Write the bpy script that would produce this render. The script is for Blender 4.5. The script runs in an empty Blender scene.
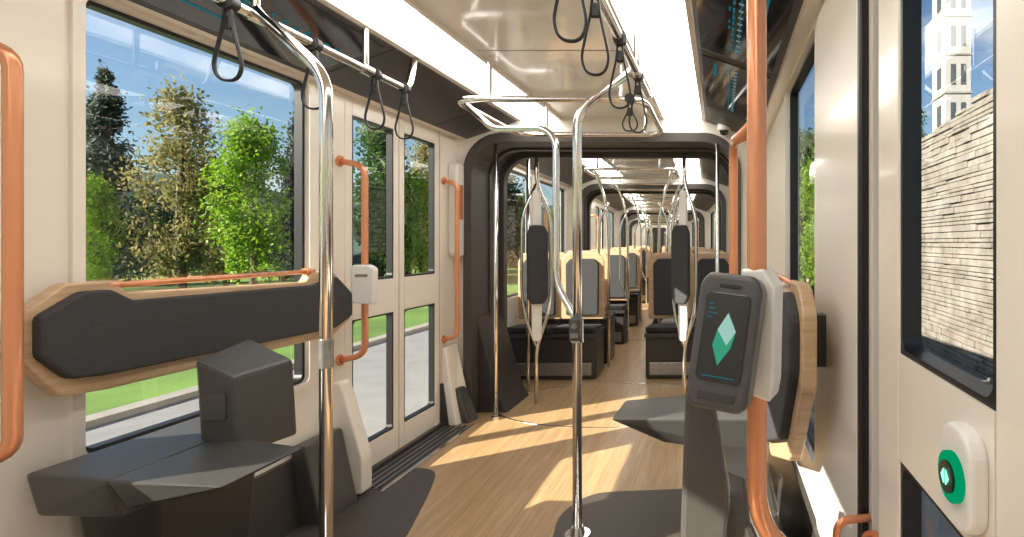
import bpy, bmesh, math, random
from mathutils import Matrix, Vector
random.seed(7)
S = bpy.context.scene
C = bpy.context.collection
H = 1.28

# ------------------------------------------------------------------ materials
def mat(name, col, rough=.5, metal=0., noise=0., nscale=8., coat=0., emis=None, estr=0., bump=0., bscale=60., spec=.5):
    m = bpy.data.materials.new(name); m.use_nodes = True
    nt = m.node_tree; b = nt.nodes['Principled BSDF']
    b.inputs['Base Color'].default_value = (*col, 1)
    b.inputs['Roughness'].default_value = rough
    b.inputs['Metallic'].default_value = metal
    b.inputs['Coat Weight'].default_value = coat
    b.inputs['Coat Roughness'].default_value = .08
    b.inputs['Specular IOR Level'].default_value = spec
    if emis:
        b.inputs['Emission Color'].default_value = (*emis, 1); b.inputs['Emission Strength'].default_value = estr
    tc = nt.nodes.new('ShaderNodeTexCoord')
    if noise > 0:
        n = nt.nodes.new('ShaderNodeTexNoise'); n.inputs['Scale'].default_value = nscale; n.inputs['Detail'].default_value = 5
        r = nt.nodes.new('ShaderNodeValToRGB')
        r.color_ramp.elements[0].position = .3; r.color_ramp.elements[1].position = .7
        r.color_ramp.elements[0].color = (*[max(0, c*(1-noise)) for c in col], 1)
        r.color_ramp.elements[1].color = (*[min(1, c*(1+noise)) for c in col], 1)
        nt.links.new(tc.outputs['Object'], n.inputs['Vector']); nt.links.new(n.outputs['Fac'], r.inputs['Fac'])
        nt.links.new(r.outputs['Color'], b.inputs['Base Color'])
    if bump > 0:
        n2 = nt.nodes.new('ShaderNodeTexNoise'); n2.inputs['Scale'].default_value = bscale
        bp = nt.nodes.new('ShaderNodeBump'); bp.inputs['Strength'].default_value = bump; bp.inputs['Distance'].default_value = .01
        nt.links.new(tc.outputs['Object'], n2.inputs['Vector']); nt.links.new(n2.outputs['Fac'], bp.inputs['Height'])
        nt.links.new(bp.outputs['Normal'], b.inputs['Normal'])
    return m

def wood(name, c1, c2, c3, scale=(60, 2.5, 60), plank=False, rough=.4, coat=.15):
    m = bpy.data.materials.new(name); m.use_nodes = True
    nt = m.node_tree; b = nt.nodes['Principled BSDF']; L = nt.links
    b.inputs['Roughness'].default_value = rough; b.inputs['Coat Weight'].default_value = coat
    b.inputs['Coat Roughness'].default_value = .2
    tc = nt.nodes.new('ShaderNodeTexCoord'); mp = nt.nodes.new('ShaderNodeMapping'); mp.inputs['Scale'].default_value = scale
    n = nt.nodes.new('ShaderNodeTexNoise'); n.inputs['Scale'].default_value = 1; n.inputs['Detail'].default_value = 6; n.inputs['Roughness'].default_value = .65
    r = nt.nodes.new('ShaderNodeValToRGB'); e = r.color_ramp.elements
    e[0].position = .32; e[0].color = (*c1, 1); e[1].position = .68; e[1].color = (*c3, 1)
    k = e.new(.5); k.color = (*c2, 1)
    L.new(tc.outputs['Object'], mp.inputs['Vector']); L.new(mp.outputs['Vector'], n.inputs['Vector']); L.new(n.outputs['Fac'], r.inputs['Fac'])
    out = r.outputs['Color']
    if plank:
        br = nt.nodes.new('ShaderNodeTexBrick'); mp2 = nt.nodes.new('ShaderNodeMapping')
        mp2.inputs['Rotation'].default_value = (0, 0, math.pi/2)
        br.inputs['Scale'].default_value = 1.; br.inputs['Brick Width'].default_value = .9; br.inputs['Row Height'].default_value = .03
        br.inputs['Mortar Size'].default_value = .0006
        br.inputs['Color1'].default_value = (1, 1, 1, 1); br.inputs['Color2'].default_value = (.84, .82, .8, 1); br.inputs['Mortar'].default_value = (.7, .66, .6, 1)
        L.new(tc.outputs['Object'], mp2.inputs['Vector']); L.new(mp2.outputs['Vector'], br.inputs['Vector'])
        mx = nt.nodes.new('ShaderNodeMix'); mx.data_type = 'RGBA'; mx.blend_type = 'MULTIPLY'; mx.inputs['Factor'].default_value = 1
        L.new(out, mx.inputs[6]); L.new(br.outputs['Color'], mx.inputs[7]); out = mx.outputs[2]
    L.new(out, b.inputs['Base Color'])
    return m

def glassmat():
    m = bpy.data.materials.new('window_glass'); m.use_nodes = True
    nt = m.node_tree; nt.nodes.clear(); L = nt.links
    o = nt.nodes.new('ShaderNodeOutputMaterial'); t = nt.nodes.new('ShaderNodeBsdfTransparent'); g = nt.nodes.new('ShaderNodeBsdfGlossy')
    t.inputs['Color'].default_value = (.90, .945, .95, 1); g.inputs['Roughness'].default_value = .01
    f = nt.nodes.new('ShaderNodeLayerWeight'); f.inputs['Blend'].default_value = .5
    p = nt.nodes.new('ShaderNodeMath'); p.operation = 'POWER'; p.inputs[1].default_value = 4.5
    q = nt.nodes.new('ShaderNodeMath'); q.operation = 'MULTIPLY_ADD'; q.inputs[1].default_value = .6; q.inputs[2].default_value = .05
    mx = nt.nodes.new('ShaderNodeMixShader')
    L.new(f.outputs['Facing'], p.inputs[0]); L.new(p.outputs[0], q.inputs[0]); L.new(q.outputs[0], mx.inputs[0])
    L.new(t.outputs[0], mx.inputs[1]); L.new(g.outputs[0], mx.inputs[2]); L.new(mx.outputs[0], o.inputs[0])
    return m

def emit(name, col, s):
    m = bpy.data.materials.new(name); m.use_nodes = True
    nt = m.node_tree; nt.nodes.clear()
    o = nt.nodes.new('ShaderNodeOutputMaterial'); e = nt.nodes.new('ShaderNodeEmission')
    e.inputs[0].default_value = (*col, 1); e.inputs[1].default_value = s
    nt.links.new(e.outputs[0], o.inputs[0]); return m

WHITE = mat('white_panel', (.84, .78, .70), .30, coat=.3, noise=.02, nscale=2)
CEIL = mat('ceiling_gloss', (.90, .87, .82), .14, coat=.7, noise=.02, nscale=1)
DARK = mat('dark_trim', (.036, .033, .031), .38, bump=.15, bscale=300)
PORT = mat('portal_grey', (.065, .056, .049), .5, bump=.2, bscale=200)
CUSH = mat('cushion_fabric', (.042, .042, .045), .8, noise=.25, nscale=260, bump=.4, bscale=500)
SEATP = mat('seat_plastic', (.066, .063, .060), .30, bump=.2, bscale=350, coat=.1)
FDARK = mat('floor_dark', (.065, .053, .045), .5, noise=.25, nscale=180)
COPPER = mat('copper_paint', (.76, .31, .15), .26, metal=.35, coat=.4, noise=.03)
CHROME = mat('brushed_chrome', (.78, .76, .74), .14, metal=1., noise=.02)
STEEL = mat('steel_plate', (.35, .34, .33), .3, metal=.8, noise=.15, nscale=40)
BLACK = mat('black_gasket', (.008, .008, .009), .4, noise=.1)
STRAP = mat('strap_rubber', (.010, .010, .011), .45, noise=.1)
WSHELL = wood('beech_shell', (.46, .30, .17), (.56, .38, .225), (.64, .45, .28), (4, 4, 70))
WFLOOR = wood('floor_wood', (.36, .23, .11), (.45, .295, .15), (.54, .37, .20), (85, 3.0, 85), plank=True, rough=.36)
GLASS = glassmat()
LIGHT = emit('light_diffuser', (1., .95, .87), 6.6)
SCREEN = mat('screen_black', (.004, .007, .010), .08, coat=.6, noise=.05)
TEAL = emit('screen_teal', (.02, .17, .21), .7)
TICK = emit('screen_tick', (.25, .4, .42), .6)
WPIX = emit('screen_white', (.42, .72, .62), .8)
GREEN = emit('screen_green', (.05, .36, .22), .9)
GRING = emit('button_green', (.0, .30, .12), 1.0)
GLOW = emit('button_glow', (.25, 1., .6), 2.0)
BUTB = mat('button_black', (.01, .03, .02), .3, noise=.1)
DWHITE = mat('device_white', (.82, .79, .75), .3, coat=.3, noise=.02)
BELLOW = mat('roof_white', (.6, .6, .6), .6, noise=.05)

# ------------------------------------------------------------------ mesh helpers
class Ob:
    def __init__(s, name, M=None):
        s.name = name; s.M = M or Matrix(); s.v = []; s.f = []; s.mi = []; s.sm = []; s.mats = []
    def _m(s, m):
        if m not in s.mats: s.mats.append(m)
        return s.mats.index(m)
    def add(s, vs, fs, m, smooth=False, T=None):
        o = len(s.v); i = s._m(m)
        for v in vs:
            v = Vector(v)
            s.v.append(tuple(T @ v) if T else tuple(v))
        for f in fs: s.f.append([o+k for k in f]); s.mi.append(i); s.sm.append(smooth)
    def bmadd(s, bm, m, smooth=False, T=None):
        bm.verts.index_update()
        s.add([v.co[:] for v in bm.verts], [[v.index for v in f.verts] for f in bm.faces], m, smooth, T); bm.free()
    def box(s, x0, x1, y0, y1, z0, z1, m, bev=0., seg=2, T=None, taper=None):
        bm = bmesh.new(); bmesh.ops.create_cube(bm, size=1)
        for v in bm.verts:
            v.co = Vector(((x0+x1)/2+v.co.x*(x1-x0), (y0+y1)/2+v.co.y*(y1-y0), (z0+z1)/2+v.co.z*(z1-z0)))
        if bev > 0: bmesh.ops.bevel(bm, geom=bm.edges[:], offset=min(bev, .49*min(abs(x1-x0), abs(y1-y0), abs(z1-z0))), segments=seg, affect='EDGES', profile=.5)
        s.bmadd(bm, m, False, T)
    def hexa(s, pts, m, bev=0., seg=2, T=None):
        bm = bmesh.new(); vs = [bm.verts.new(p) for p in pts]
        for f in ((3, 2, 1, 0), (4, 5, 6, 7), (0, 1, 5, 4), (1, 2, 6, 5), (2, 3, 7, 6), (3, 0, 4, 7)): bm.faces.new([vs[i] for i in f])
        bmesh.ops.recalc_face_normals(bm, faces=bm.faces[:])
        if bev > 0: bmesh.ops.bevel(bm, geom=bm.edges[:], offset=bev, segments=seg, affect='EDGES', profile=.5)
        s.bmadd(bm, m, False, T)
    def prism(s, poly, plane, d0, d1, m, bev=0., seg=2, T=None):
        def P(a, b, d): return {'xz': (a, d, b), 'yz': (d, a, b), 'xy': (a, b, d)}[plane]
        bm = bmesh.new()
        A = [bm.verts.new(P(a, b, d0)) for a, b in poly]; B = [bm.verts.new(P(a, b, d1)) for a, b in poly]
        n = len(poly); bm.faces.new(A); bm.faces.new(B[::-1])
        for i in range(n): bm.faces.new((A[i], B[i], B[(i+1) % n], A[(i+1) % n]))
        bmesh.ops.recalc_face_normals(bm, faces=bm.faces[:])
        if bev > 0:
            es = [e for e in bm.edges if (e.verts[0] in A) == (e.verts[1] in A)]
            bmesh.ops.bevel(bm, geom=es, offset=bev, segments=seg, affect='EDGES', profile=.5)
        s.bmadd(bm, m, False, T)
    def ring(s, po, pi, plane, d0, d1, m, T=None, smooth=False):
        def P(a, b, d): return {'xz': (a, d, b), 'yz': (d, a, b), 'xy': (a, b, d)}[plane]
        n = len(po)
        vs = [P(*p, d0) for p in po]+[P(*p, d1) for p in po]+[P(*p, d1) for p in pi]+[P(*p, d0) for p in pi]
        fs = []
        for i in range(n):
            j = (i+1) % n
            for a, b in ((0, 1), (1, 2), (2, 3), (3, 0)): fs.append((a*n+i, a*n+j, b*n+j, b*n+i))
        s.add(vs, fs, m, smooth, T)
    def tube(s, pts, r, m, fil=.05, seg=12, closed=False, T=None, flat=1.):
        pts = [Vector(p) for p in pts]
        P = []
        n = len(pts)
        for i, p in enumerate(pts):
            if (not closed and (i == 0 or i == n-1)) or fil <= 0: P.append(p); continue
            a = pts[i-1]-p; b = pts[(i+1) % n]-p
            if a.angle(b) > 3.1: P.append(p); continue
            t = min(fil, a.length*.49, b.length*.49)
            A = p+a.normalized()*t; B = p+b.normalized()*t
            for k in range(7):
                u = k/6; P.append((1-u)**2*A+2*u*(1-u)*p+u*u*B)
        n = len(P)
        def tan(i):
            if closed: return (P[(i+1) % n]-P[i-1]).normalized()
            return (P[min(i+1, n-1)]-P[max(i-1, 0)]).normalized()
        t0 = tan(0); up = Vector((0, 0, 1)) if abs(t0.z) < .9 else Vector((0, 1, 0))
        nn = (up-t0*up.dot(t0)).normalized(); vs = []; fs = []
        for i in range(n):
            t = tan(i); nn = (nn-t*nn.dot(t)).normalized(); bb = t.cross(nn)
            for k in range(seg):
                a = 2*math.pi*k/seg; vs.append(P[i]+nn*math.cos(a)*r+bb*math.sin(a)*r*flat)
        for i in range(n if closed else n-1):
            j = (i+1) % n
            for k in range(seg): fs.append((i*seg+k, i*seg+(k+1) % seg, j*seg+(k+1) % seg, j*seg+k))
        if not closed: fs.append(tuple(range(seg))[::-1]); fs.append(tuple((n-1)*seg+k for k in range(seg)))
        s.add(vs, fs, m, True, T)
    def cyl(s, p0, p1, r, m, seg=24, r2=None, T=None):
        p0 = Vector(p0); p1 = Vector(p1); t = (p1-p0).normalized(); up = Vector((0, 0, 1)) if abs(t.z) < .9 else Vector((0, 1, 0))
        a = (up-t*up.dot(t)).normalized(); b = t.cross(a); r2 = r if r2 is None else r2
        ring = lambda p, rr: [p+a*math.cos(2*math.pi*k/seg)*rr+b*math.sin(2*math.pi*k/seg)*rr for k in range(seg)]
        s.add(ring(p0, r)+ring(p1, r2), [(k, (k+1) % seg, seg+(k+1) % seg, seg+k) for k in range(seg)], m, True, T)
        s.add(ring(p0, r), [tuple(range(seg))[::-1]], m, False, T); s.add(ring(p1, r2), [tuple(range(seg))], m, False, T)
    def quad(s, a, b, c, d, m, T=None): s.add([a, b, c, d], [(0, 1, 2, 3)], m, False, T)
    def done(s):
        me = bpy.data.meshes.new(s.name); me.from_pydata(s.v, [], s.f); me.update()
        for m in s.mats: me.materials.append(m)
        me.polygons.foreach_set('material_index', s.mi); me.polygons.foreach_set('use_smooth', s.sm)
        me.update()
        o = bpy.data.objects.new(s.name, me); C.objects.link(o); o.matrix_world = s.M
        return o

def rr(x0, x1, z0, z1, r, n=6):
    out = []
    for cx, cz, a0 in ((x1-r, z1-r, 0), (x0+r, z1-r, 90), (x0+r, z0+r, 180), (x1-r, z0+r, 270)):
        for k in range(n+1):
            a = math.radians(a0+90*k/n); out.append((cx+r*math.cos(a), cz+r*math.sin(a)))
    return out
def rpoly(pts, r, n=4):
    out = []; N = len(pts)
    for i in range(N):
        p = Vector(pts[i]); a = Vector(pts[i-1])-p; b = Vector(pts[(i+1) % N])-p
        t = min(r, a.length*.45, b.length*.45); A = p+a.normalized()*t; B = p+b.normalized()*t
        for k in range(n+1):
            u = k/n; out.append(tuple((1-u)**2*A+2*u*(1-u)*p+u*u*B))
    return out

HW = 1.145
# ------------------------------------------------------------------ tram section shell
def wall(name, M, side, y0, y1, openings):
    o = Ob(name, M); ys = sorted({y0, y1, *[q for a in openings for q in a[:2]]}); zs = sorted({0., 2.3, *[q for a in openings for q in a[2:4]]})
    xa, xb = (HW, HW+.06) if side > 0 else (-HW-.06, -HW)
    for i in range(len(ys)-1):
        for j in range(len(zs)-1):
            cy = (ys[i]+ys[i+1])/2; cz = (zs[j]+zs[j+1])/2
            if any(a[0] < cy < a[1] and a[2] < cz < a[3] for a in openings): continue
            o.box(xa, xb, ys[i], ys[i+1], zs[j], zs[j+1], WHITE)
    return o.done()
wcount = [0]; dcount = [0]
def window(M, side, y0, y1, z0, z1, r=.03):
    wcount[0] += 1; o = Ob('window_%d' % wcount[0], M)
    s = side
    o.ring(rr(y0, y1, z0, z1, .002), rr(y0+.018, y1-.018, z0+.018, z1-.018, r), 'yz', s*(HW+.012), s*(HW+.05), BLACK)
    o.ring(rr(y0-.028, y1+.028, z0-.028, z1+.028, .03), rr(y0+.004, y1-.004, z0+.004, z1-.004, r), 'yz', s*(HW-.012), s*(HW+.012), WHITE)
    x = s*(HW+.036)
    o.quad((x, y0+.01, z0+.01), (x, y1-.01, z0+.01), (x, y1-.01, z1-.01), (x, y0+.01, z1-.01), GLASS)
    return o.done()
def door(M, side, leaves, z0=.03, z1=2.05):
    dcount[0] += 1; o = Ob('door_%d' % dcount[0], M); s = side
    for (a, b, sa, sb) in leaves:
        xa, xb = sorted((s*(HW+.0), s*(HW+.045)))
        o.box(xa, xb, a, a+sa, z0, z1, WHITE, .006); o.box(xa, xb, b-sb, b, z0, z1, WHITE, .006)
        o.box(xa, xb, a+sa, b-sb, z1-.09, z1, WHITE); o.box(xa, xb, a+sa, b-sb, z0, .17, WHITE)
        o.box(xa, xb, a+sa, b-sb, .87, 1.07, WHITE)
        for q0, q1 in ((.17, .87), (1.07, z1-.09)):
            o.ring(rr(a+sa, b-sb, q0, q1, .002), rr(a+sa+.010, b-sb-.010, q0+.010, q1-.010, .025), 'yz', s*(HW+.004), s*(HW+.04), BLACK)
            x = s*(HW+.025)
            o.quad((x, a+sa+.004, q0+.004), (x, b-sb-.004, q0+.004), (x, b-sb-.004, q1-.004), (x, a+sa+.004, q1-.004), GLASS)
        o.box(xa+.004, xb-.004, b-.006, b+.006, z0, z1, BLACK)
    return o.done()

def portin(x):
    t = rr(x-1.0, x+1.0, -.085, 2.075, .27, 10); b = rr(x-1.0, x+1.0, -.085, 2.075, .004, 10)
    return t[:22]+b[22:]
def shell(M, y0, y1, L, R, ptx=0., end=True, screens=()):
    for side, lst, nm in ((-1, L, 'wall_left'), (1, R, 'wall_right')):
        wall(nm, M, side, y0, y1, [a[1:5] for a in lst])
        for a in lst:
            if a[0] == 'w': window(M, side, *a[1:5])
            else: door(M, side, a[5])
    f = Ob('floor', M); f.box(-HW-.06, HW+.06, y0, y1, -.1, 0, WFLOOR); f.done()
    c = Ob('ceiling', M)
    c.box(-.385, .385, y0, y1, 2.215, 2.27, CEIL)
    n = max(2, int((y1-y0)/1.3))
    for i in range(1, n):
        y = y0+(y1-y0)*i/n; c.box(-.39, .39, y-.003, y+.003, 2.213, 2.216, STEEL)
    for s in (-1, 1):
        c.prism([(s*.68, 2.195), (s*.70, 2.28), (s*1.145, 2.28), (s*1.145, 2.055), (s*1.085, 2.055)], 'xz', y0, y1, WHITE)
        c.box(*sorted((s*.372, s*.392)), y0, y1, 2.195, 2.27, WHITE)
        c.box(*sorted((s*.672, s*.69)), y0, y1, 2.19, 2.27, WHITE)
    c.box(-HW-.06, HW+.06, y0-.02, y1+.02, 2.30, 2.36, BELLOW)  # unseen roof slab, added to block the sky
    c.done()
    l = Ob('ceiling_light_strip', M)
    for s in (-1, 1):
        xa, xb = sorted((s*.392, s*.672)); l.box(xa, xb, y0+.01, y1-.01, 2.212, 2.235, LIGHT)
        for i in (0, n):
            y = y0+(y1-y0)*(i+.02)/(n+.04); l.box(xa, xb, y-.012, y+.012, 2.203, 2.212, WHITE)
    l.done()
    p = Ob('overhead_panel', M)
    for s in (-1, 1):
        a = Vector((s*1.085, 2.052)); b = Vector((s*.69, 2.19)); nrm = Vector((-s*.33, -.94))*.008
        k = (b-a)
        def seg(t0, t1, ya, yb, m, off=1.):
            A = a+k*t0; B = a+k*t1; A2 = A+nrm*off; B2 = B+nrm*off
            p.hexa([(A.x, ya, A.y), (A.x, yb, A.y), (B.x, yb, B.y), (B.x, ya, B.y), (A2.x, ya, A2.y), (A2.x, yb, A2.y), (B2.x, yb, B2.y), (B2.x, ya, B2.y)], m)
        y = y0+.01; i = 0
        while y < y1-.05:
            ye = min(y+1.0, y1-.01); seg(.03, .97, y, ye-.008, DARK)
            if any(sd == s and y <= q < ye for sd, q in screens):
                seg(.10, .92, y+.04, ye-.05, SCREEN, 1.5)
                rnd = random.Random(i*3+s)
                seg(.50, .512, y+.10, ye-.12, TEAL, 1.8)
                yy = y+.12
                while yy < ye-.14:
                    seg(.485, .527, yy, yy+.008, TICK, 1.9); w = rnd.uniform(.02, .035)
                    seg(.56, .58, yy-.005, yy+w, TEAL, 1.8)
                    if rnd.random() < .5: seg(.60, .615, yy-.005, yy+w*.7, TEAL, 1.8)
                    yy += .055
                seg(.74, .775, y+.10, y+.28, TEAL, 1.8); seg(.28, .30, y+.10, y+.45, TEAL, 1.8)
            y = ye; i += 1
    p.done()
    sk = Ob('baseboard_left', M); sk.box(-HW, -HW+.03, y0, y1, 0, .03, DARK)
    for ya, yb in gaps(y0, y1, [a for a in L if a[0] == 'd']): sk.prism([(-HW, 0), (-HW+.06, 0), (-HW+.02, .30), (-HW, .30)], 'xz', ya, yb, DARK)
    sk.done()
    sk = Ob('baseboard_right', M); sk.box(HW-.03, HW, y0, y1, 0, .03, DARK)
    for ya, yb in gaps(y0, y1, [a for a in R if a[0] == 'd']): sk.prism([(HW, 0), (HW-.06, 0), (HW-.02, .30), (HW, .30)], 'xz', ya, yb, DARK)
    sk.done()
    if end:
        e = Ob('wall_end', M)
        e.ring(rr(-HW, HW, -.09, 2.3, .01, 10), portin(ptx), 'xz', y1-.05, y1, WHITE); e.done()
def gaps(y0, y1, ds):
    out = []; y = y0
    for d in sorted(ds, key=lambda a: a[1]): out.append((y, d[1])); y = d[2]
    out.append((y, y1)); return [g for g in out if g[1]-g[0] > .02]

def portal(M, y0, y1, x=0.):
    def U(hw, top, r, zb):
        t = rr(x-hw, x+hw, zb, top, r, 10); b = rr(x-hw, x+hw, zb, top, .004, 10); return t[:22]+b[22:]
    o = Ob('gangway_portal', M)
    o.ring(U(1.02, 2.09, .28, -.09), U(.96, 2.025, .235, -.05), 'xz', y0-.085, y0+.03, PORT)
    o.ring(U(1.1, 2.15, .26, -.095), U(.975, 2.035, .235, -.05), 'xz', y0+.02, y1+.02, PORT)
    o.ring(U(1.0, 2.05, .26, -.09), U(.94, 1.995, .225, -.05), 'xz', y1-.06, y1+.01, PORT)
    o.ring(U(1.0, 2.05, .26, -.09), U(.962, 2.018, .225, -.05), 'xz', (y0+y1)/2-.02, (y0+y1)/2+.03, DARK)
    for s in (-1, 1):
        o.prism([(x+s*.98, 0), (x+s*.74, 0), (x+s*.80, .12), (x+s*.97, .72)], 'xz', y0+.02, y1-.02, DARK, .01)
    o.done()
    t = Ob('turntable_floor', M)
    t.box(x-1.05, x+1.05, y0-.02, y1+.06, -.1, -.001, WFLOOR)
    cy = (y0+y1)/2
    for r0, r1, m, z in ((.905, .925, CHROME, .003),):
        po = [(x+r1*math.cos(a), cy+.02+.62*r1*math.sin(a)) for a in [2*math.pi*k/72 for k in range(72)]]
        pi = [(x+r0*math.cos(a), cy+.02+.62*r0*math.sin(a)) for a in [2*math.pi*k/72 for k in range(72)]]
        t.ring(po, pi, 'xy', -.001, z, m)
    t.done()

CX = -.805
M1 = Matrix.Translation((CX, 0, 0))
shell(M1, -1.6, 3.9,
      [('w', -1.0, 1.22, .64, 2.04), ('w', 1.585, 2.46, .62, 2.04), ('d', 2.70, 3.62, .0, 2.05, [(2.705, 3.16, .055, .05), (3.165, 3.615, .05, .055)])],  # first window is out of view, added to let light and sun in
      [('w', -1.3, -.5, .64, 2.04), ('d', -.05, 1.16, 0., 2.05, [(-.045, .555, .06, .07), (.56, 1.12, .085, .13)]), ('w', 1.80, 2.62, .50, 2.04)],
      ptx=-.06, screens=((-1, 1.9), (-1, .9), (1, 1.9), (1, 2.9)))
bw = Ob('added_back_wall'); bw.box(CX-HW-.06, CX+HW+.06, -1.66, -1.6, 0, 2.3, WHITE); bw.done()  # unseen end wall behind the camera, added for the light
portal(M1, 3.9, 4.4, -.06)
M2 = Matrix.Translation((-.87, 4.4, 0)) @ Matrix.Rotation(math.radians(1.4), 4, 'Z')
shell(M2, .0, 2.8, [('w', .15, 1.25, .75, 2.0), ('w', 1.5, 2.6, .75, 2.0)], [('w', .15, 1.25, .75, 2.0), ('w', 1.5, 2.6, .75, 2.0)], screens=((1, .5),))
portal(M2, 2.8, 3.2)
M3 = M2 @ Matrix.Translation((0, 3.2, 0)) @ Matrix.Rotation(math.radians(3.6), 4, 'Z')
dl = lambda a: ('d', a, a+1.2, 0., 2.05, [(a+.005, a+.6, .06, .05), (a+.6, a+1.195, .05, .06)])
shell(M3, 0, 5.2, [('w', .2, 1.4, .75, 2.0), dl(1.9), ('w', 3.5, 4.9, .75, 2.0)], [('w', .2, 1.4, .75, 2.0), dl(1.9), ('w', 3.5, 4.9, .75, 2.0)])
portal(M3, 5.2, 5.6)
M4 = M3 @ Matrix.Translation((0, 5.6, 0)) @ Matrix.Rotation(math.radians(3.), 4, 'Z')
shell(M4, 0, 5.2, [('w', .2, 1.4, .75, 2.0), dl(1.9), ('w', 3.5, 4.9, .75, 2.0)], [('w', .2, 1.4, .75, 2.0), dl(1.9), ('w', 3.5, 4.9, .75, 2.0)])
portal(M4, 5.2, 5.6)
M5 = M4 @ Matrix.Translation((0, 5.6, 0))
shell(M5, 0, 4, [('w', .3, 3, .75, 2.0)], [('w', .3, 3, .75, 2.0)], end=False)
ew = Ob('wall_front', M5); ew.box(-HW-.06, HW+.06, 4, 4.06, 0, 2.3, WHITE); ew.box(-.4, .4, 3.97, 4.0, .02, 1.95, DARK, .01); ew.done()

# ------------------------------------------------------------------ floor inlays, thresholds
o = Ob('floor_inlay')
o.prism(rpoly([(-1.95, 2.95), (-1.60, 2.95), (-1.50, 2.70), (-1.36, 2.25), (-1.2, .8), (-1.95, .8)], .12, 6), 'xy', .0, .004, FDARK)
o.prism(rpoly([(.34, 2.75), (-.66, 2.66), (-.76, 2.45), (-.70, 2.1), (-.62, .95), (.34, .95)], .14, 6), 'xy', .0, .004, FDARK)
o.done()
o = Ob('door_threshold')
o.box(-1.95, -1.74, 2.70, 3.62, 0, .006, STEEL)
for k in range(5): o.box(-1.93+k*.038, -1.915+k*.038, 2.70, 3.62, .006, .012, DARK)
o.box(-1.74, -1.725, 2.66, 3.66, 0, .010, CHROME)
o.done()

# ------------------------------------------------------------------ handrails
def copper_handle(pts, r=.018, fil=.09, flange=True):
    o = Ob('copper_handrail'); o.tube(pts, r, COPPER, fil, 16)
    if flange:
        for p, q in ((pts[0], pts[1]), (pts[-1], pts[-2])):
            d = (Vector(q)-Vector(p)).normalized(); p = Vector(p)
            o.cyl(p, p+d*.012, .028, COPPER)
    return o.done()
copper_handle([(-1.95, 1.30, 1.79), (-1.85, 1.36, 1.79), (-1.85, 1.36, .72), (-1.95, 1.30, .72)], fil=.06)
copper_handle([(-1.95, 2.66, 1.70), (-1.83, 2.68, 1.68), (-1.83, 2.68, .70), (-1.95, 2.66, .68)], .0155)
copper_handle([(-1.95, 3.66, 1.72), (-1.86, 3.68, 1.70), (-1.86, 3.68, .62), (-1.95, 3.66, .60)], .0155)
copper_handle([(.34, .98, 2.12), (.068, .96, 2.10), (.068, .96, .76), (.16, 1.0, .66), (.34, 1.14, .62)], .0185, .13)
copper_handle([(.068, .97, 1.50), (.048, 1.86, 1.64), (.048, 1.86, 1.0), (.068, .97, 1.02)], .0160, .12, False)
copper_handle([(.34, 1.175, .66), (.26, 1.16, .66), (.26, 1.16, .30), (.34, 1.175, .30)], .009, .03, False)

def clamp(o, x, y, z, r=.028, h=.05, m=CHROME): o.cyl((x, y, z-h/2), (x, y, z+h/2), r, m)
o = Ob('grab_pole')
o.tube([(-1.25, 1.65, 0), (-1.25, 1.65, 1.81), (-1.47, 1.65, 2.02)], .0185, CHROME, .07, 16)
o.cyl((-1.25, 1.65, 0), (-1.25, 1.65, .02), .05, CHROME); clamp(o, -1.25, 1.65, .93, .0205, .09, STEEL)
o.done()
o = Ob('grab_pole')
o.tube([(-.62, 2.26, 0), (-.62, 2.26, 1.86), (-.38, 2.24, 2.02)], .0205, CHROME, .09, 16)
o.cyl((-.62, 2.26, 0), (-.62, 2.26, .018), .055, CHROME); o.cyl((-.62, 2.26, .018), (-.62, 2.26, .05), .034, CHROME, r2=.024)
o.tube([(-.62, 2.26, .88), (-.63, 2.27, .95), (-.725, 2.30, 1.10), (-.725, 2.30, 1.74), (-.80, 2.36, 1.80), (-1.10, 2.52, 1.83), (-1.30, 2.66, 1.99)], .0150, CHROME, .06, 14)
clamp(o, -.62, 2.26, .90, .027, .10)
o.box(-.645, -.597, 2.215, 2.25, .86, .96, SEATP, .008)
o.cyl((-.621, 2.216, .925), (-.621, 2.210, .925), .012, STEEL, 20); o.box(-.637, -.605, 2.212, 2.216, .875, .895, STEEL)
o.done()
o = Ob('ceiling_grab_rail')
o.tube([(-1.5, .25, 2.2), (-1.5, .3, 2.015), (-1.5, 2.50, 2.015), (-1.5, 2.56, 2.2)], .0165, CHROME, .06, 14)
for y in (1.0, 1.68, 2.2): clamp(o, -1.5, y, 2.1, .012, .2); o.cyl((-1.5, y-.03, 2.015), (-1.5, y+.03, 2.015), .023, CHROME)
o.done()
o = Ob('ceiling_grab_rail')
o.tube([(-.36, .25, 2.2), (-.36, .3, 2.015), (-.36, 2.62, 2.015), (-.30, 2.85, 2.2)], .0165, CHROME, .06, 14)
for y in (1.2, 2.24): clamp(o, -.36, y, 2.1, .012, .2); o.cyl((-.36, y-.03, 2.015), (-.36, y+.03, 2.015), .023, CHROME)
o.done()
o = Ob('ceiling_loop_rail')
o.tube([(-1.34, 2.6, 2.0), (-.38, 2.6, 2.0), (-.38, 3.45, 2.0), (-1.34, 3.45, 2.0)], .0165, CHROME, .13, 14, closed=True)
for x, y in ((-1.15, 2.6), (-.5, 2.6), (-1.15, 3.45), (-.5, 3.45)): o.cyl((x, y, 2.0), (x, y, 2.21), .010, CHROME)
o.done()
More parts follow.
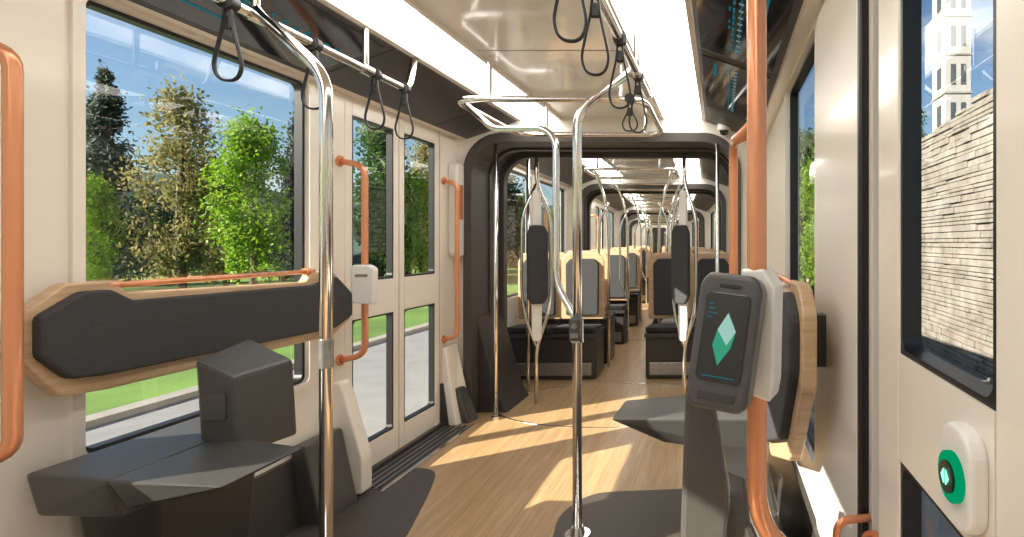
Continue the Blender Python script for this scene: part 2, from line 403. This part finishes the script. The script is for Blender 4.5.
def strap(x, y, z=2.015, L=.24, w=.040, rot=0):
    o = Ob('hanging_strap', Matrix.Translation((x, y, z)) @ Matrix.Rotation(rot, 4, 'Z'))
    o.cyl((0, -.018, 0), (0, .018, 0), .025, STRAP)
    pts = [(-.008, 0, -.02), (-.012, 0, -.07), (-w*.75, 0, -L*.62), (-w, 0, -L*.82), (-w*.6, 0, -L), (w*.6, 0, -L), (w, 0, -L*.82), (w*.75, 0, -L*.62), (.012, 0, -.07), (.008, 0, -.02)]
    o.tube(pts, .0040, STRAP, .03, 8, closed=True, flat=2.0)
    o.box(-.012, .012, -.009, .009, -.085, -.045, STRAP, .004)
    o.done()
for y in (1.585, 1.92, 2.26, 2.47): strap(-1.5, y, rot=.1*y)
for y in (1.25, 1.50, 1.87, 2.28): strap(-.36, y, L=.25, rot=.3-.1*y)
strap(-.45, 2.6, 2.0, .16)
o = Ob('grab_pole'); o.tube([(-1.63, 3.78, 0), (-1.63, 3.78, 2.0)], .015, CHROME, 0, 14); o.cyl((-1.63, 3.78, 0), (-1.63, 3.78, .02), .03, CHROME); o.done()
o = Ob('grab_pole'); o.tube([(-1.66, 4.5, 0), (-1.66, 4.5, 2.2)], .015, CHROME, 0, 14); o.done()
o = Ob('grab_pole'); o.tube([(-.02, 3.78, 0), (-.02, 3.78, 2.0)], .015, CHROME, 0, 14); o.done()
def perch(x, y, name='leaning_rest', s=1):
    o = Ob(name, Matrix.Translation((x, y, 0)) @ Matrix.Rotation(s*.5, 4, 'Z'))
    o.prism(rpoly([(-.035, .50), (.035, .50), (.045, 1.05), (.03, 1.70), (-.03, 1.70), (-.045, 1.05)], .03), 'xz', 0, .03, DWHITE, .006)
    o.prism(rpoly([(-.08, .86), (-.05, .80), (.05, .80), (.08, .86), (.08, 1.36), (.05, 1.42), (-.05, 1.42), (-.08, 1.36)], .02), 'xz', -.045, .0, CUSH, .012)
    o.tube([(.0, .03, 0), (0, .03, .45), (.09, .03, .7), (.11, .03, .9), (.11, .03, 1.5), (.0, .03, 1.75), (0, .03, 1.99)], .015, CHROME, .1, 12)
    o.tube([(0, .03, .45), (-.09, .03, .7), (-.11, .03, .9), (-.11, .03, 1.5), (.0, .03, 1.75)], .012, CHROME, .1, 12)
    o.done()
perch(-1.45, 4.12); perch(-.30, 4.12, s=-1)

# ------------------------------------------------------------------ bench seats along the walls
def bench(side):
    M = Matrix.Translation((CX, 0, 0))
    s = side
    o = Ob('wall_bench_seat', M)
    A = lambda x: s*x
    def X(a, b): return sorted((s*a, s*b))
    dx = 0 if side < 0 else -.035
    if side < 0:
        sh = rpoly([(1.385, 1.09), (1.48, 1.165), (1.60, 1.165), (1.63, 1.125), (2.34, 1.105), (2.37, 1.145), (2.50, 1.145), (2.62, 1.04), (2.62, .90), (2.50, .835), (1.58, .835), (1.47, .845), (1.385, .96)], .012, 2)
        cu = rpoly([(1.405, 1.08), (1.50, 1.14), (1.57, 1.14), (1.63, 1.10), (2.36, 1.09), (2.49, 1.12), (2.595, 1.03), (2.595, .92), (2.49, .875), (1.55, .885), (1.47, .895), (1.405, .97)], .012, 2)
    else:
        sh = rpoly([(1.36, 1.10), (1.45, 1.165), (1.60, 1.165), (1.63, 1.125), (2.34, 1.105), (2.37, 1.145), (2.50, 1.145), (2.62, 1.04), (2.62, .42), (2.2, .38), (1.62, .60), (1.36, .90)], .03, 3)
        cu = rpoly([(1.40, 1.08), (1.50, 1.135), (1.57, 1.135), (1.63, 1.10), (2.36, 1.09), (2.49, 1.12), (2.595, 1.03), (2.595, .45), (2.2, .44), (1.64, .66), (1.40, .93)], .03, 3)
    xa, xb = X(1.055+dx, 1.095+dx); o.prism(sh, 'yz', xa, xb, WSHELL, .006)
    xa, xb = X(1.025+dx, 1.06+dx); o.prism(cu, 'yz', xa, xb, CUSH, .010, 3)
    xr = 1.07+dx
    o.tube([(A(xr), 1.58, 1.15), (A(xr), 2.40, 1.15)], .010, COPPER, 0, 12)
    for y in (1.6, 2.36): o.cyl((A(xr), y-.015, 1.15), (A(xr), y+.015, 1.15), .016, COPPER)
    for y in (1.62, 2.4): xa, xb = X(1.05, 1.145); o.box(xa, xb, y-.03, y+.03, .9, 1.06, DARK, .005)
    if side < 0:
        o.hexa([(A(1.09), 1.44, .52), (A(.88), 1.47, .50), (A(.88), 1.85, .52), (A(1.09), 1.85, .54), (A(1.10), 1.42, .65), (A(.865), 1.42, .63), (A(.865), 1.95, .63), (A(1.10), 1.95, .65)], SEATP, .012)
        o.hexa([(A(.86), 1.46, .53), (A(.62), 1.47, .575), (A(.62), 1.66, .575), (A(.86), 1.70, .53), (A(.875), 1.42, .63), (A(.55), 1.41, .615), (A(.55), 1.70, .615), (A(.875), 1.76, .63)], SEATP, .010)
        x0, x1, y0, y1, zb, zt = .735, .915, 1.70, 1.90, .58, .94
        o.hexa([(A(x1-.01), y0+.01, zb), (A(x0+.04), y0+.01, zb), (A(x0), y1, zb), (A(x1-.02), y1, zb), (A(x1), y0, zt-.04), (A(x0+.05), y0, zt-.10), (A(x0), y1-.02, zt-.08), (A(x1-.02), y1-.02, zt)], SEATP, .012)
        xa, xb = X(x0+.075, x1-.03); o.prism(rr(xa, xb, zb+.12, zt-.15, .012), 'xz', y0-.004, y0+.012, SEATP, .002)
        o.hexa([(A(1.09), 1.60, 0), (A(.93), 1.62, 0), (A(.93), 1.90, 0), (A(1.09), 1.95, 0), (A(1.09), 1.52, .54), (A(.86), 1.55, .54), (A(.86), 1.88, .54), (A(1.09), 1.92, .54)], DARK, .015)
    else:
        o.hexa([(A(.95), 2.26, .36), (A(.56), 2.29, .40), (A(.50), 2.50, .40), (A(.95), 2.58, .36), (A(1.05), 2.18, .545), (A(.335), 2.22, .525), (A(.345), 2.50, .525), (A(1.05), 2.66, .545)], SEATP, .012)
        o.hexa([(A(1.0), 1.75, 0), (A(.82), 1.78, 0), (A(.82), 2.3, 0), (A(1.0), 2.4, 0), (A(1.0), 1.7, .40), (A(.80), 1.72, .40), (A(.80), 2.3, .40), (A(1.0), 2.4, .40)], DARK, .015)
    o.done()
bench(-1); bench(1)

# ------------------------------------------------------------------ validators, devices
o = Ob('ticket_validator', Matrix.Translation((.012, .90, 1.112)) @ Matrix.Rotation(math.radians(-14), 4, 'Z') @ Matrix.Rotation(math.radians(-9), 4, 'X') @ Matrix.Rotation(math.radians(6), 4, 'Y') @ Matrix.Scale(.93, 4))
o.prism(rpoly([(-.058, -.11), (-.045, -.125), (.045, -.125), (.058, -.11), (.060, .10), (.045, .122), (-.045, .122), (-.060, .10)], .014), 'xz', -.03, .035, SEATP, .010, 3)
o.prism(rr(-.042, .042, -.075, .085, .012), 'xz', -.034, -.030, SCREEN, .001)
o.prism([(.004, .050), (.022, .018), (.008, -.008), (-.012, .018)], 'xz', -.0352, -.034, WPIX)
o.prism([(-.012, .018), (.008, -.008), (.022, .018), (.016, -.012), (-.004, -.045), (-.018, -.010)], 'xz', -.0350, -.0338, GREEN)
for k in range(4): o.box(-.034, -.034+.008+.004*(k % 3), -.0352, -.034, .062-.008*k, .0645-.008*k, TEAL)
o.box(-.03, .03, -.0352, -.034, -.066, -.064, TEAL)
o.box(-.02, .02, -.033, -.030, .095, .102, BLACK, .001); o.box(-.035, .035, -.033, -.03, -.108, -.092, DARK, .002)
o.done()
o = Ob('validator_housing', Matrix.Translation((.080, .965, 1.115)) @ Matrix.Rotation(math.radians(-20), 4, 'Z'))
o.prism(rpoly([(-.035, -.11), (.020, -.122), (.026, -.09), (.030, .085), (.008, .118), (-.035, .118)], .006), 'xz', -.028, .040, DWHITE, .006, 3)
o.done()
o = Ob('validator_bracket')
o.prism(rpoly([(-.065, 1.02), (-.02, 1.02), (.02, .80), (.01, .66), (-.05, .64), (-.075, .72)], .02), 'xz', .975, 1.04, SEATP, .01)
o.hexa([(-.06, 1.0, .64), (.10, 1.0, .64), (.10, 1.25, .64), (-.06, 1.25, .64), (-.04, 1.0, .78), (.06, 1.0, .74), (.06, 1.2, .74), (-.04, 1.2, .78)], SEATP, .012)
o.hexa([(-.01, 1.05, .0), (.20, 1.05, .0), (.20, 1.4, .0), (-.01, 1.4, .0), (-.03, 1.02, .64), (.12, 1.02, .64), (.12, 1.3, .64), (-.03, 1.3, .64)], DARK, .012)
o.done()
o = Ob('card_reader', Matrix.Translation((-1.80, 2.63, 1.07)) @ Matrix.Rotation(math.radians(15), 4, 'Z'))
o.prism(rpoly([(-.045, -.09), (.05, -.10), (.055, .08), (.03, .10), (-.04, .10), (-.05, .08)], .012), 'xz', -.035, .03, DWHITE, .008, 3)
o.box(-.028, .028, -.038, -.034, .04, .055, STEEL, .002); o.done()
o = Ob('door_pillar_cover')
o.prism(rpoly([(3.72, 1.18), (3.84, 1.18), (3.84, 1.86), (3.72, 1.86)], .05), 'yz', -1.95, -1.88, DWHITE, .015, 3)
o.box(-1.881, -1.876, 3.75, 3.80, 1.45, 1.70, COPPER, .004)
o.hexa([(-1.95, 3.63, .0), (-1.84, 3.63, .0), (-1.80, 3.80, .0), (-1.95, 3.80, 0), (-1.95, 3.63, .55), (-1.92, 3.63, .55), (-1.92, 3.80, .55), (-1.95, 3.80, .55)], WHITE, .01)
o.hexa([(-1.86, 3.68, .0), (-1.78, 3.68, .0), (-1.76, 3.80, .0), (-1.86, 3.80, 0), (-1.90, 3.68, .25), (-1.86, 3.68, .25), (-1.86, 3.80, .25), (-1.90, 3.80, .25)], SEATP, .01)
o.done()
o = Ob('door_side_fairing')
o.prism(rpoly([(-1.95, .58), (-1.90, .58), (-1.79, .20), (-1.79, .02), (-1.95, .02)], .02), 'xz', 2.60, 2.68, WHITE, .010, 3)
o.hexa([(-1.94, 2.35, 0), (-1.80, 2.35, 0), (-1.80, 2.59, 0), (-1.94, 2.59, 0), (-1.94, 2.35, .36), (-1.88, 2.35, .36), (-1.88, 2.59, .36), (-1.94, 2.59, .36)], SEATP, .01)
o.done()
o = Ob('door_open_button')
o.prism(rr(.655, .750, .895, 1.035, .040), 'yz', .315, .342, DWHITE, .008, 3)
o.cyl((.317, .70, .966), (.307, .70, .966), .033, GRING, 40); o.cyl((.308, .70, .966), (.303, .70, .966), .021, BUTB, 40)
for s in (-1, 1):
    o.prism([(.70+s*.003, .966-.010), (.70+s*.003, .966+.010), (.70+s*.011, .966)], 'yz', .3015, .3033, GLOW)
o.done()
o = Ob('security_camera'); o.cyl((.03, 3.80, 2.15), (.03, 3.80, 2.10), .05, DWHITE)
bm = bmesh.new(); bmesh.ops.create_uvsphere(bm, u_segments=20, v_segments=12, radius=.035)
for v in bm.verts: v.co += Vector((.03, 3.80, 2.10))
o.bmadd(bm, SCREEN, True); o.done()
o = Ob('trim_1')
o.prism(rpoly([(1.23, .32), (1.76, .32), (1.76, 2.04), (1.23, 2.04)], .03), 'yz', .325, .341, WHITE, .008, 3)
o.box(.318, .341, 1.185, 1.21, 0.0, 2.05, BLACK, .006); o.done()

# ------------------------------------------------------------------ passenger seats (rear sections)
def seatpair(M, x, y, n=2, face=-1):
    o = Ob('passenger_seat', M @ Matrix.Translation((x, y, 0)) @ (Matrix() if face < 0 else Matrix.Rotation(math.pi, 4, 'Z')))
    for i in range(n):
        c = (i-(n-1)/2)*.43
        o.prism(rpoly([(c-.212, .52), (c+.212, .52), (c+.212, 1.10), (c+.16, 1.18), (c-.16, 1.18), (c-.212, 1.10)], .02), 'xz', .20, .235, WSHELL, .006)
        o.prism(rpoly([(c-.16, .56), (c+.16, .56), (c+.165, 1.07), (c+.12, 1.125), (c-.12, 1.125), (c-.165, 1.07)], .02), 'xz', .165, .205, CUSH, .014, 3)
        o.hexa([(c-.20, -.16, .44), (c+.20, -.16, .44), (c+.20, .22, .40), (c-.20, .22, .40), (c-.20, -.2, .50), (c+.20, -.2, .50), (c+.20, .2, .47), (c-.20, .2, .47)], CUSH, .015)
        o.prism([(c-.21, .40), (c+.21, .40), (c+.21, .44), (c-.21, .44)], 'xz', -.19, .22, DARK)
    w = n*.215
    o.box(-w+.01, w-.01, -.14, .24, 0.0, .40, DARK, .02); o.box(-w+.05, w-.05, -.155, -.14, .04, .16, STEEL, .006)
    o.done()
for M, ys in ((M2, (.62, 1.35, 2.3)), (M3, (.6, 1.3, 3.7, 4.5)), (M4, (.6, 1.4, 3.7, 4.5)), (M5, (.8, 1.8))):
    for k, y in enumerate(ys):
        seatpair(M, -.70, y, 2, -1 if k != 1 else 1)
        seatpair(M, .60, y, 2, -1 if k != 1 else 1)
def rearpoles(M, ys):
    for y in ys:
        for s in (-1, 1):
            o = Ob('grab_pole', M)
            o.tube([(s*.26, y, 0), (s*.26, y, 1.55), (s*.34, y, 1.9), (s*.50, y, 2.2)], .015, CHROME, .15, 12)
            o.tube([(s*.26, y, .55), (s*.36, y, .75), (s*.36, y, 1.5), (s*.26, y, 1.7)], .013, CHROME, .1, 12)
            o.done()
        o = Ob('ceiling_loop_rail', M); o.tube([(-.45, y-.35, 2.0), (.45, y-.35, 2.0), (.45, y+.35, 2.0), (-.45, y+.35, 2.0)], .014, CHROME, .12, 12, closed=True)
        for x in (-.3, .3): o.cyl((x, y-.35, 2.0), (x, y-.35, 2.21), .01, CHROME)
        o.done()
rearpoles(M2, (1.0, 2.3)); rearpoles(M3, (.9, 2.5, 4.2)); rearpoles(M4, (.9, 2.5, 4.2)); rearpoles(M5, (1.3,))
for M in (M2, M3, M4):
    for s in (-1, 1):
        o = Ob('copper_handrail', M); o.tube([(s*1.14, 1.38, 1.75), (s*1.02, 1.38, 1.75), (s*1.02, 1.38, .8), (s*1.14, 1.38, .8)], .016, COPPER, .08, 12); o.done()

# ------------------------------------------------------------------ exterior
G = -.36; GR = -1.8
GRASS = mat('grass', (.10, .19, .025), .9, noise=.35, nscale=.8)
ROAD = mat('asphalt', (.20, .20, .20), .8, noise=.12, nscale=2.)
PAVE = mat('pavement', (.27, .25, .22), .8, noise=.12, nscale=3.)
o = Ob('ground'); o.box(-150, 2.4, -80, 200, -2.2, G-.02, GRASS); o.box(2.4, 150, -80, 200, -2.2, GR-.02, GRASS); o.done()
o = Ob('road'); o.box(-5.6, -2.6, -60, 120, G-.05, G, ROAD); o.done()
o = Ob('pavement'); o.box(-2.6, 2.4, -60, 120, G-.05, G+.0, PAVE); o.box(-5.8, -5.6, -60, 120, G-.05, G+.06, PAVE); o.box(2.4, 30, -60, 120, GR-.06, GR, PAVE); o.done()

def leafmat(name, c1, c2):
    m = bpy.data.materials.new(name); m.use_nodes = True; nt = m.node_tree; b = nt.nodes['Principled BSDF']; L = nt.links
    g = nt.nodes.new('ShaderNodeNewGeometry'); r = nt.nodes.new('ShaderNodeValToRGB')
    r.color_ramp.elements[0].color = (*c1, 1); r.color_ramp.elements[1].color = (*c2, 1)
    L.new(g.outputs['Random Per Island'], r.inputs['Fac']); L.new(r.outputs['Color'], b.inputs['Base Color'])
    b.inputs['Roughness'].default_value = .6
    t = nt.nodes.new('ShaderNodeBsdfTranslucent'); L.new(r.outputs['Color'], t.inputs['Color'])
    mx = nt.nodes.new('ShaderNodeMixShader'); mx.inputs[0].default_value = .4
    L.new(b.outputs[0], mx.inputs[1]); L.new(t.outputs[0], mx.inputs[2]); L.new(mx.outputs[0], nt.nodes['Material Output'].inputs[0])
    return m
LG = leafmat('leaf_bright', (.08, .20, .01), (.28, .42, .03))
LY = leafmat('leaf_olive', (.14, .14, .05), (.38, .33, .15))
LD = leafmat('leaf_conifer', (.012, .035, .028), (.045, .09, .05))
LM = leafmat('leaf_mid', (.03, .08, .02), (.12, .20, .05))
BARK = mat('bark', (.10, .07, .05), .9, noise=.3, nscale=6)

def treemesh(kind, lm, h=7., seed=1, n=9000):
    R = random.Random(seed); o = Ob('tree_mesh')
    o.cyl((0, 0, 0), (0, 0, h*.8), h*.022, BARK, 10, r2=h*.006)
    cl = []
    if kind == 'conifer':
        for i in range(70):
            t = R.random()**.8; z = h*(.06+.92*t); rad = h*.20*(1-t)**.8*(.7+.5*R.random()); a = R.random()*6.283
            cl.append((math.cos(a)*rad*.65, math.sin(a)*rad*.65, z-rad*.25, .14*h*(1-t)+.15, .05*h))
            if i % 3 == 0: o.cyl((0, 0, z), (math.cos(a)*rad, math.sin(a)*rad, z-rad*.2), .03, BARK, 6, r2=.01)
    else:
        wd = {'round': .21, 'poplar': .13}[kind]
        for i in range(60):
            t = R.random(); z = h*(.14+.82*t); prof = math.sin(math.pi*min(1, (.18+.8*t)))**.7
            rad = h*wd*prof*(R.random()**.5); a = R.random()*6.283
            cl.append((math.cos(a)*rad, math.sin(a)*rad, z, .085*h*(.6+.6*R.random()), .085*h))
            if i % 3 == 0: o.cyl((0, 0, max(.1*h, z-rad*.9)), (math.cos(a)*rad, math.sin(a)*rad, z), .035, BARK, 6, r2=.01)
    vs = []; fs = []
    for i in range(n):
        c = R.choice(cl); p = Vector((c[0]+R.gauss(0, c[3]*.5), c[1]+R.gauss(0, c[3]*.5), c[2]+R.gauss(0, c[4]*.5)))
        if p.z < .25: p.z = .25+R.random()*.4
        u = Vector((R.gauss(0, 1), R.gauss(0, 1), R.gauss(0, 1))).normalized(); w = u.orthogonal().normalized(); s = R.uniform(.05, .11)*h/7
        k = len(vs); vs += [p-u*s, p-w*s*.6, p+u*s, p+w*s*.6]; fs.append((k, k+1, k+2, k+3))
    o.add(vs, fs, lm)
    ob = o.done(); me = ob.data; bpy.data.objects.remove(ob); return me
TM = {'c': treemesh('conifer', LD, seed=1, n=12000), 'y': treemesh('round', LY, seed=2, n=9000), 'g': treemesh('round', LG, seed=3, n=11000), 'p': treemesh('poplar', LM, seed=4, n=9000), 'm': treemesh('round', LM, seed=5, n=11000)}
TN = {'c': 'conifer_tree', 'y': 'olive_tree', 'g': 'leafy_tree', 'p': 'poplar_tree', 'm': 'broadleaf_tree'}
def tree(k, x, y, h, wscale=1., z=G):
    o = bpy.data.objects.new(TN[k], TM[k]); C.objects.link(o); o.location = (x, y, z-.03); s = h/7
    o.scale = (s*wscale, s*wscale, s); o.rotation_euler = (0, 0, random.random()*6.28)
tree('c', -21.3, 18, 7.7, .8); tree('c', -23.4, 19.5, 6.6, .7); tree('y', -18.6, 18, 7.0, .78); tree('g', -15.7, 17.5, 6.0, .8); tree('g', -20.6, 17, 3.9, .8)
tree('c', -16.6, 20.5, 7.4, .6); tree('m', -20.4, 22, 4.2, .8); tree('y', -17.3, 18.2, 4.2, .8)
tree('p', -13.4, 20.5, 6.6); tree('g', -12.6, 21, 4.6); tree('y', -13.4, 24, 6.6, .8); tree('p', -12.4, 24, 7.4); tree('g', -13.8, 27, 5.8); tree('c', -12.2, 29, 7.6); tree('m', -14.5, 30, 5)
for i in range(30):
    y = 24+i*1.6+random.uniform(-1, 1); x = -29-.25*i*random.uniform(.6, 1) if i % 2 else -34+random.uniform(-2, 2)
    tree(random.choice('cmpc'), x, y, random.uniform(3.5, 5.6), 1.3)
for i in range(16): tree(random.choice('gmpy'), -14-random.uniform(0, 7), 32+i*3.2, random.uniform(4, 6), 1.1)
HILL = mat('wooded_hill', (.04, .08, .07), .95, noise=.5, nscale=.25)
bm = bmesh.new(); bmesh.ops.create_grid(bm, x_segments=70, y_segments=8, size=1)
for v in bm.verts:
    a = v.co.x*1.3+.9; rr_ = 60+v.co.y*12
    v.co = Vector((-math.sin(a)*rr_*1.0, math.cos(a)*rr_, G+8.*(1-abs(v.co.y))+1.0*math.sin(a*17)+random.uniform(-.5, .5)-1.5))
o = Ob('wooded_hill'); o.bmadd(bm, HILL, True); o.done()
STONE = bpy.data.materials.new('stone_blocks'); STONE.use_nodes = True
nt = STONE.node_tree; b = nt.nodes['Principled BSDF']; tc = nt.nodes.new('ShaderNodeTexCoord')
n = nt.nodes.new('ShaderNodeTexNoise'); n.inputs['Scale'].default_value = 1.6; n.inputs['Detail'].default_value = 8; n.inputs['Roughness'].default_value = .7
r = nt.nodes.new('ShaderNodeValToRGB'); r.color_ramp.elements[0].position = .3; r.color_ramp.elements[0].color = (.13, .115, .095, 1); r.color_ramp.elements[1].position = .7; r.color_ramp.elements[1].color = (.33, .30, .265, 1)
nt.links.new(tc.outputs['Object'], n.inputs['Vector']); nt.links.new(n.outputs['Fac'], r.inputs['Fac']); nt.links.new(r.outputs['Color'], b.inputs['Base Color']); b.inputs['Roughness'].default_value = .85
o = Ob('stone_wall'); R = random.Random(4)
o.box(6.2, 6.9, 5, 18.0, GR, 3.6, STONE)
z = GR
while z < 5.2:
    h = R.choice((.10, .13, .17)); y = 5+R.random()*.3
    while y < 18:
        w = R.uniform(.35, 1.3)
        if z < 4.75-.11*(y-11)+R.uniform(-.12, .12): o.box(6.0+R.uniform(-.04, .04), 6.9, y, min(y+w-.02, 18.1), z, z+h-.016, STONE, .01, 1)
        y += w
    z += h
o.done()
TOW = mat('tower_render', (.36, .35, .34), .8, noise=.1, nscale=.7)
TWIN = mat('tower_window', (.06, .07, .08), .2, noise=.1)
o = Ob('tower_building'); o.box(10.0, 11.1, 23, 24.5, GR, 16, TOW); o.box(10.25, 10.85, 23.3, 24.2, 16, 17.4, TOW)
for k in range(9):
    for j in range(2): o.box(10.2+j*.45, 10.4+j*.45, 22.97, 23.02, 1.5+k*1.7, 2.4+k*1.7, TWIN)
    o.box(9.97, 10.03, 23.5, 23.9, 1.5+k*1.7, 2.4+k*1.7, TWIN)
    o.box(9.95, 11.15, 22.95, 24.55, 1.1+k*1.7, 1.18+k*1.7, PAVE)
o.done()
tree('m', 8.1, 22, 9.0, .5, GR); tree('p', 8.8, 25, 8.2, .8, GR)
tree('p', 5.4, 30, 9.5, 1, GR); tree('g', 4.5, 24, 7.2, .8, GR); tree('m', 5.2, 34, 10, 1, GR); tree('p', 6.8, 33, 10, 1, GR); tree('m', 4.1, 29, 8., 1, GR)
def person(x, y, z0, rotz):
    me = bpy.data.meshes.new('pedestrian'); V = []; E = []; Rr = []
    def a(p, r, par=None):
        V.append(p); Rr.append(r)
        if par is not None: E.append((par, len(V)-1))
        return len(V)-1
    pel = a((0, 0, .92), .14); wa = a((0, 0, 1.08), .125, pel); ch = a((0, 0, 1.30), .15, wa); nk = a((0, 0, 1.45), .06, ch); a((0, -.01, 1.52), .055, nk)
    for s in (-1, 1):
        hp = a((s*.09, 0, .86), .10, pel); kn = a((s*.10, -.08*s, .48), .065, hp); an = a((s*.10, .06-.1*s, .09), .04, kn); a((s*.11, -.10-.1*s, .04), .035, an)
        sh = a((s*.18, 0, 1.38), .06, ch); el = a((s*.23, .04*s, 1.12), .045, sh); wr = a((s*.23, -.12, .92), .032, el); a((s*.22, -.17, .86), .03, wr)
    me.from_pydata(V, E, []); o = bpy.data.objects.new('pedestrian', me); C.objects.link(o)
    m = o.modifiers.new('s', 'SKIN')
    for i, sv in enumerate(me.skin_vertices[0].data): sv.radius = (Rr[i], Rr[i]); sv.use_root = (i == 0)
    o.modifiers.new('u', 'SUBSURF').levels = 2; o.modifiers['u'].render_levels = 2
    me.materials.append(mat('dark_clothes', (.02, .02, .03), .8, noise=.2))
    o.location = (x, y, z0); o.rotation_euler = (0, 0, rotz)
    hd = Ob('head'); bm = bmesh.new(); bmesh.ops.create_uvsphere(bm, u_segments=20, v_segments=16, radius=1)
    for v in bm.verts: v.co = Vector((v.co.x*.075*(1-.15*max(0, -v.co.z)), v.co.y*.095, 1.63+v.co.z*.115))
    hd.bmadd(bm, mat('skin', (.55, .33, .23), .6, noise=.05), True)
    bm = bmesh.new(); bmesh.ops.create_uvsphere(bm, u_segments=20, v_segments=16, radius=1)
    for v in bm.verts: v.co = Vector((v.co.x*.085, .018+v.co.y*.10, 1.655+v.co.z*.108))
    hd.bmadd(bm, mat('hair', (.01, .008, .007), .6, noise=.3, nscale=60), True)
    hd.cyl((0, -.085, 1.60), (0, -.112, 1.60), .014, hd.mats[0], 8, r2=.006)
    h = hd.done(); h.parent = o
person(2.95, 18., GR, .4); person(2.9, 20.5, GR, 2.8); person(3.4, 20., GR, -.3)

# ------------------------------------------------------------------ world + sun
w = bpy.data.worlds.new('sky'); S.world = w; w.use_nodes = True; nt = w.node_tree; L = nt.links
bg = nt.nodes['Background']; sky = nt.nodes.new('ShaderNodeTexSky')
sky.sky_type = 'NISHITA'; sky.sun_disc = False; sky.sun_elevation = math.radians(35); sky.sun_rotation = math.radians(-115); sky.air_density = 1.2; sky.dust_density = .4; sky.ozone_density = 4.
tc = nt.nodes.new('ShaderNodeTexCoord'); mp = nt.nodes.new('ShaderNodeMapping'); mp.inputs['Scale'].default_value = (1, 1, 3)
n = nt.nodes.new('ShaderNodeTexNoise'); n.inputs['Scale'].default_value = 3.2; n.inputs['Detail'].default_value = 7; n.inputs['Roughness'].default_value = .6
r = nt.nodes.new('ShaderNodeValToRGB'); r.color_ramp.elements[0].position = .54; r.color_ramp.elements[1].position = .74
mx = nt.nodes.new('ShaderNodeMix'); mx.data_type = 'RGBA'; mx.inputs[7].default_value = (7, 7.2, 7.5, 1)
L.new(tc.outputs['Generated'], mp.inputs[0]); L.new(mp.outputs[0], n.inputs['Vector']); L.new(n.outputs['Fac'], r.inputs['Fac']); L.new(r.outputs['Color'], mx.inputs['Factor'])
L.new(sky.outputs[0], mx.inputs[6]); L.new(mx.outputs[2], bg.inputs[0]); bg.inputs[1].default_value = .135
sd = bpy.data.lights.new('sun', 'SUN'); sd.energy = 17.; sd.angle = .009; sd.color = (1, .89, .74)
so = bpy.data.objects.new('sun', sd); C.objects.link(so); so.rotation_euler = Vector((.8, .50, -.50)).to_track_quat('-Z', 'Y').to_euler(); so.location = (-20, -8, 20)
S.view_settings.view_transform = 'Standard'

# ------------------------------------------------------------------ camera
cd = bpy.data.cameras.new('camera'); co = bpy.data.objects.new('camera', cd); C.objects.link(co)
cd.sensor_width = 36; cd.lens = 36*520/1024; cd.shift_x = -208/1024; cd.shift_y = -25.5/1024; cd.clip_start = .02; cd.clip_end = 500
co.location = (0, 0, H); co.rotation_euler = (math.pi/2, 0, 0)
S.camera = co
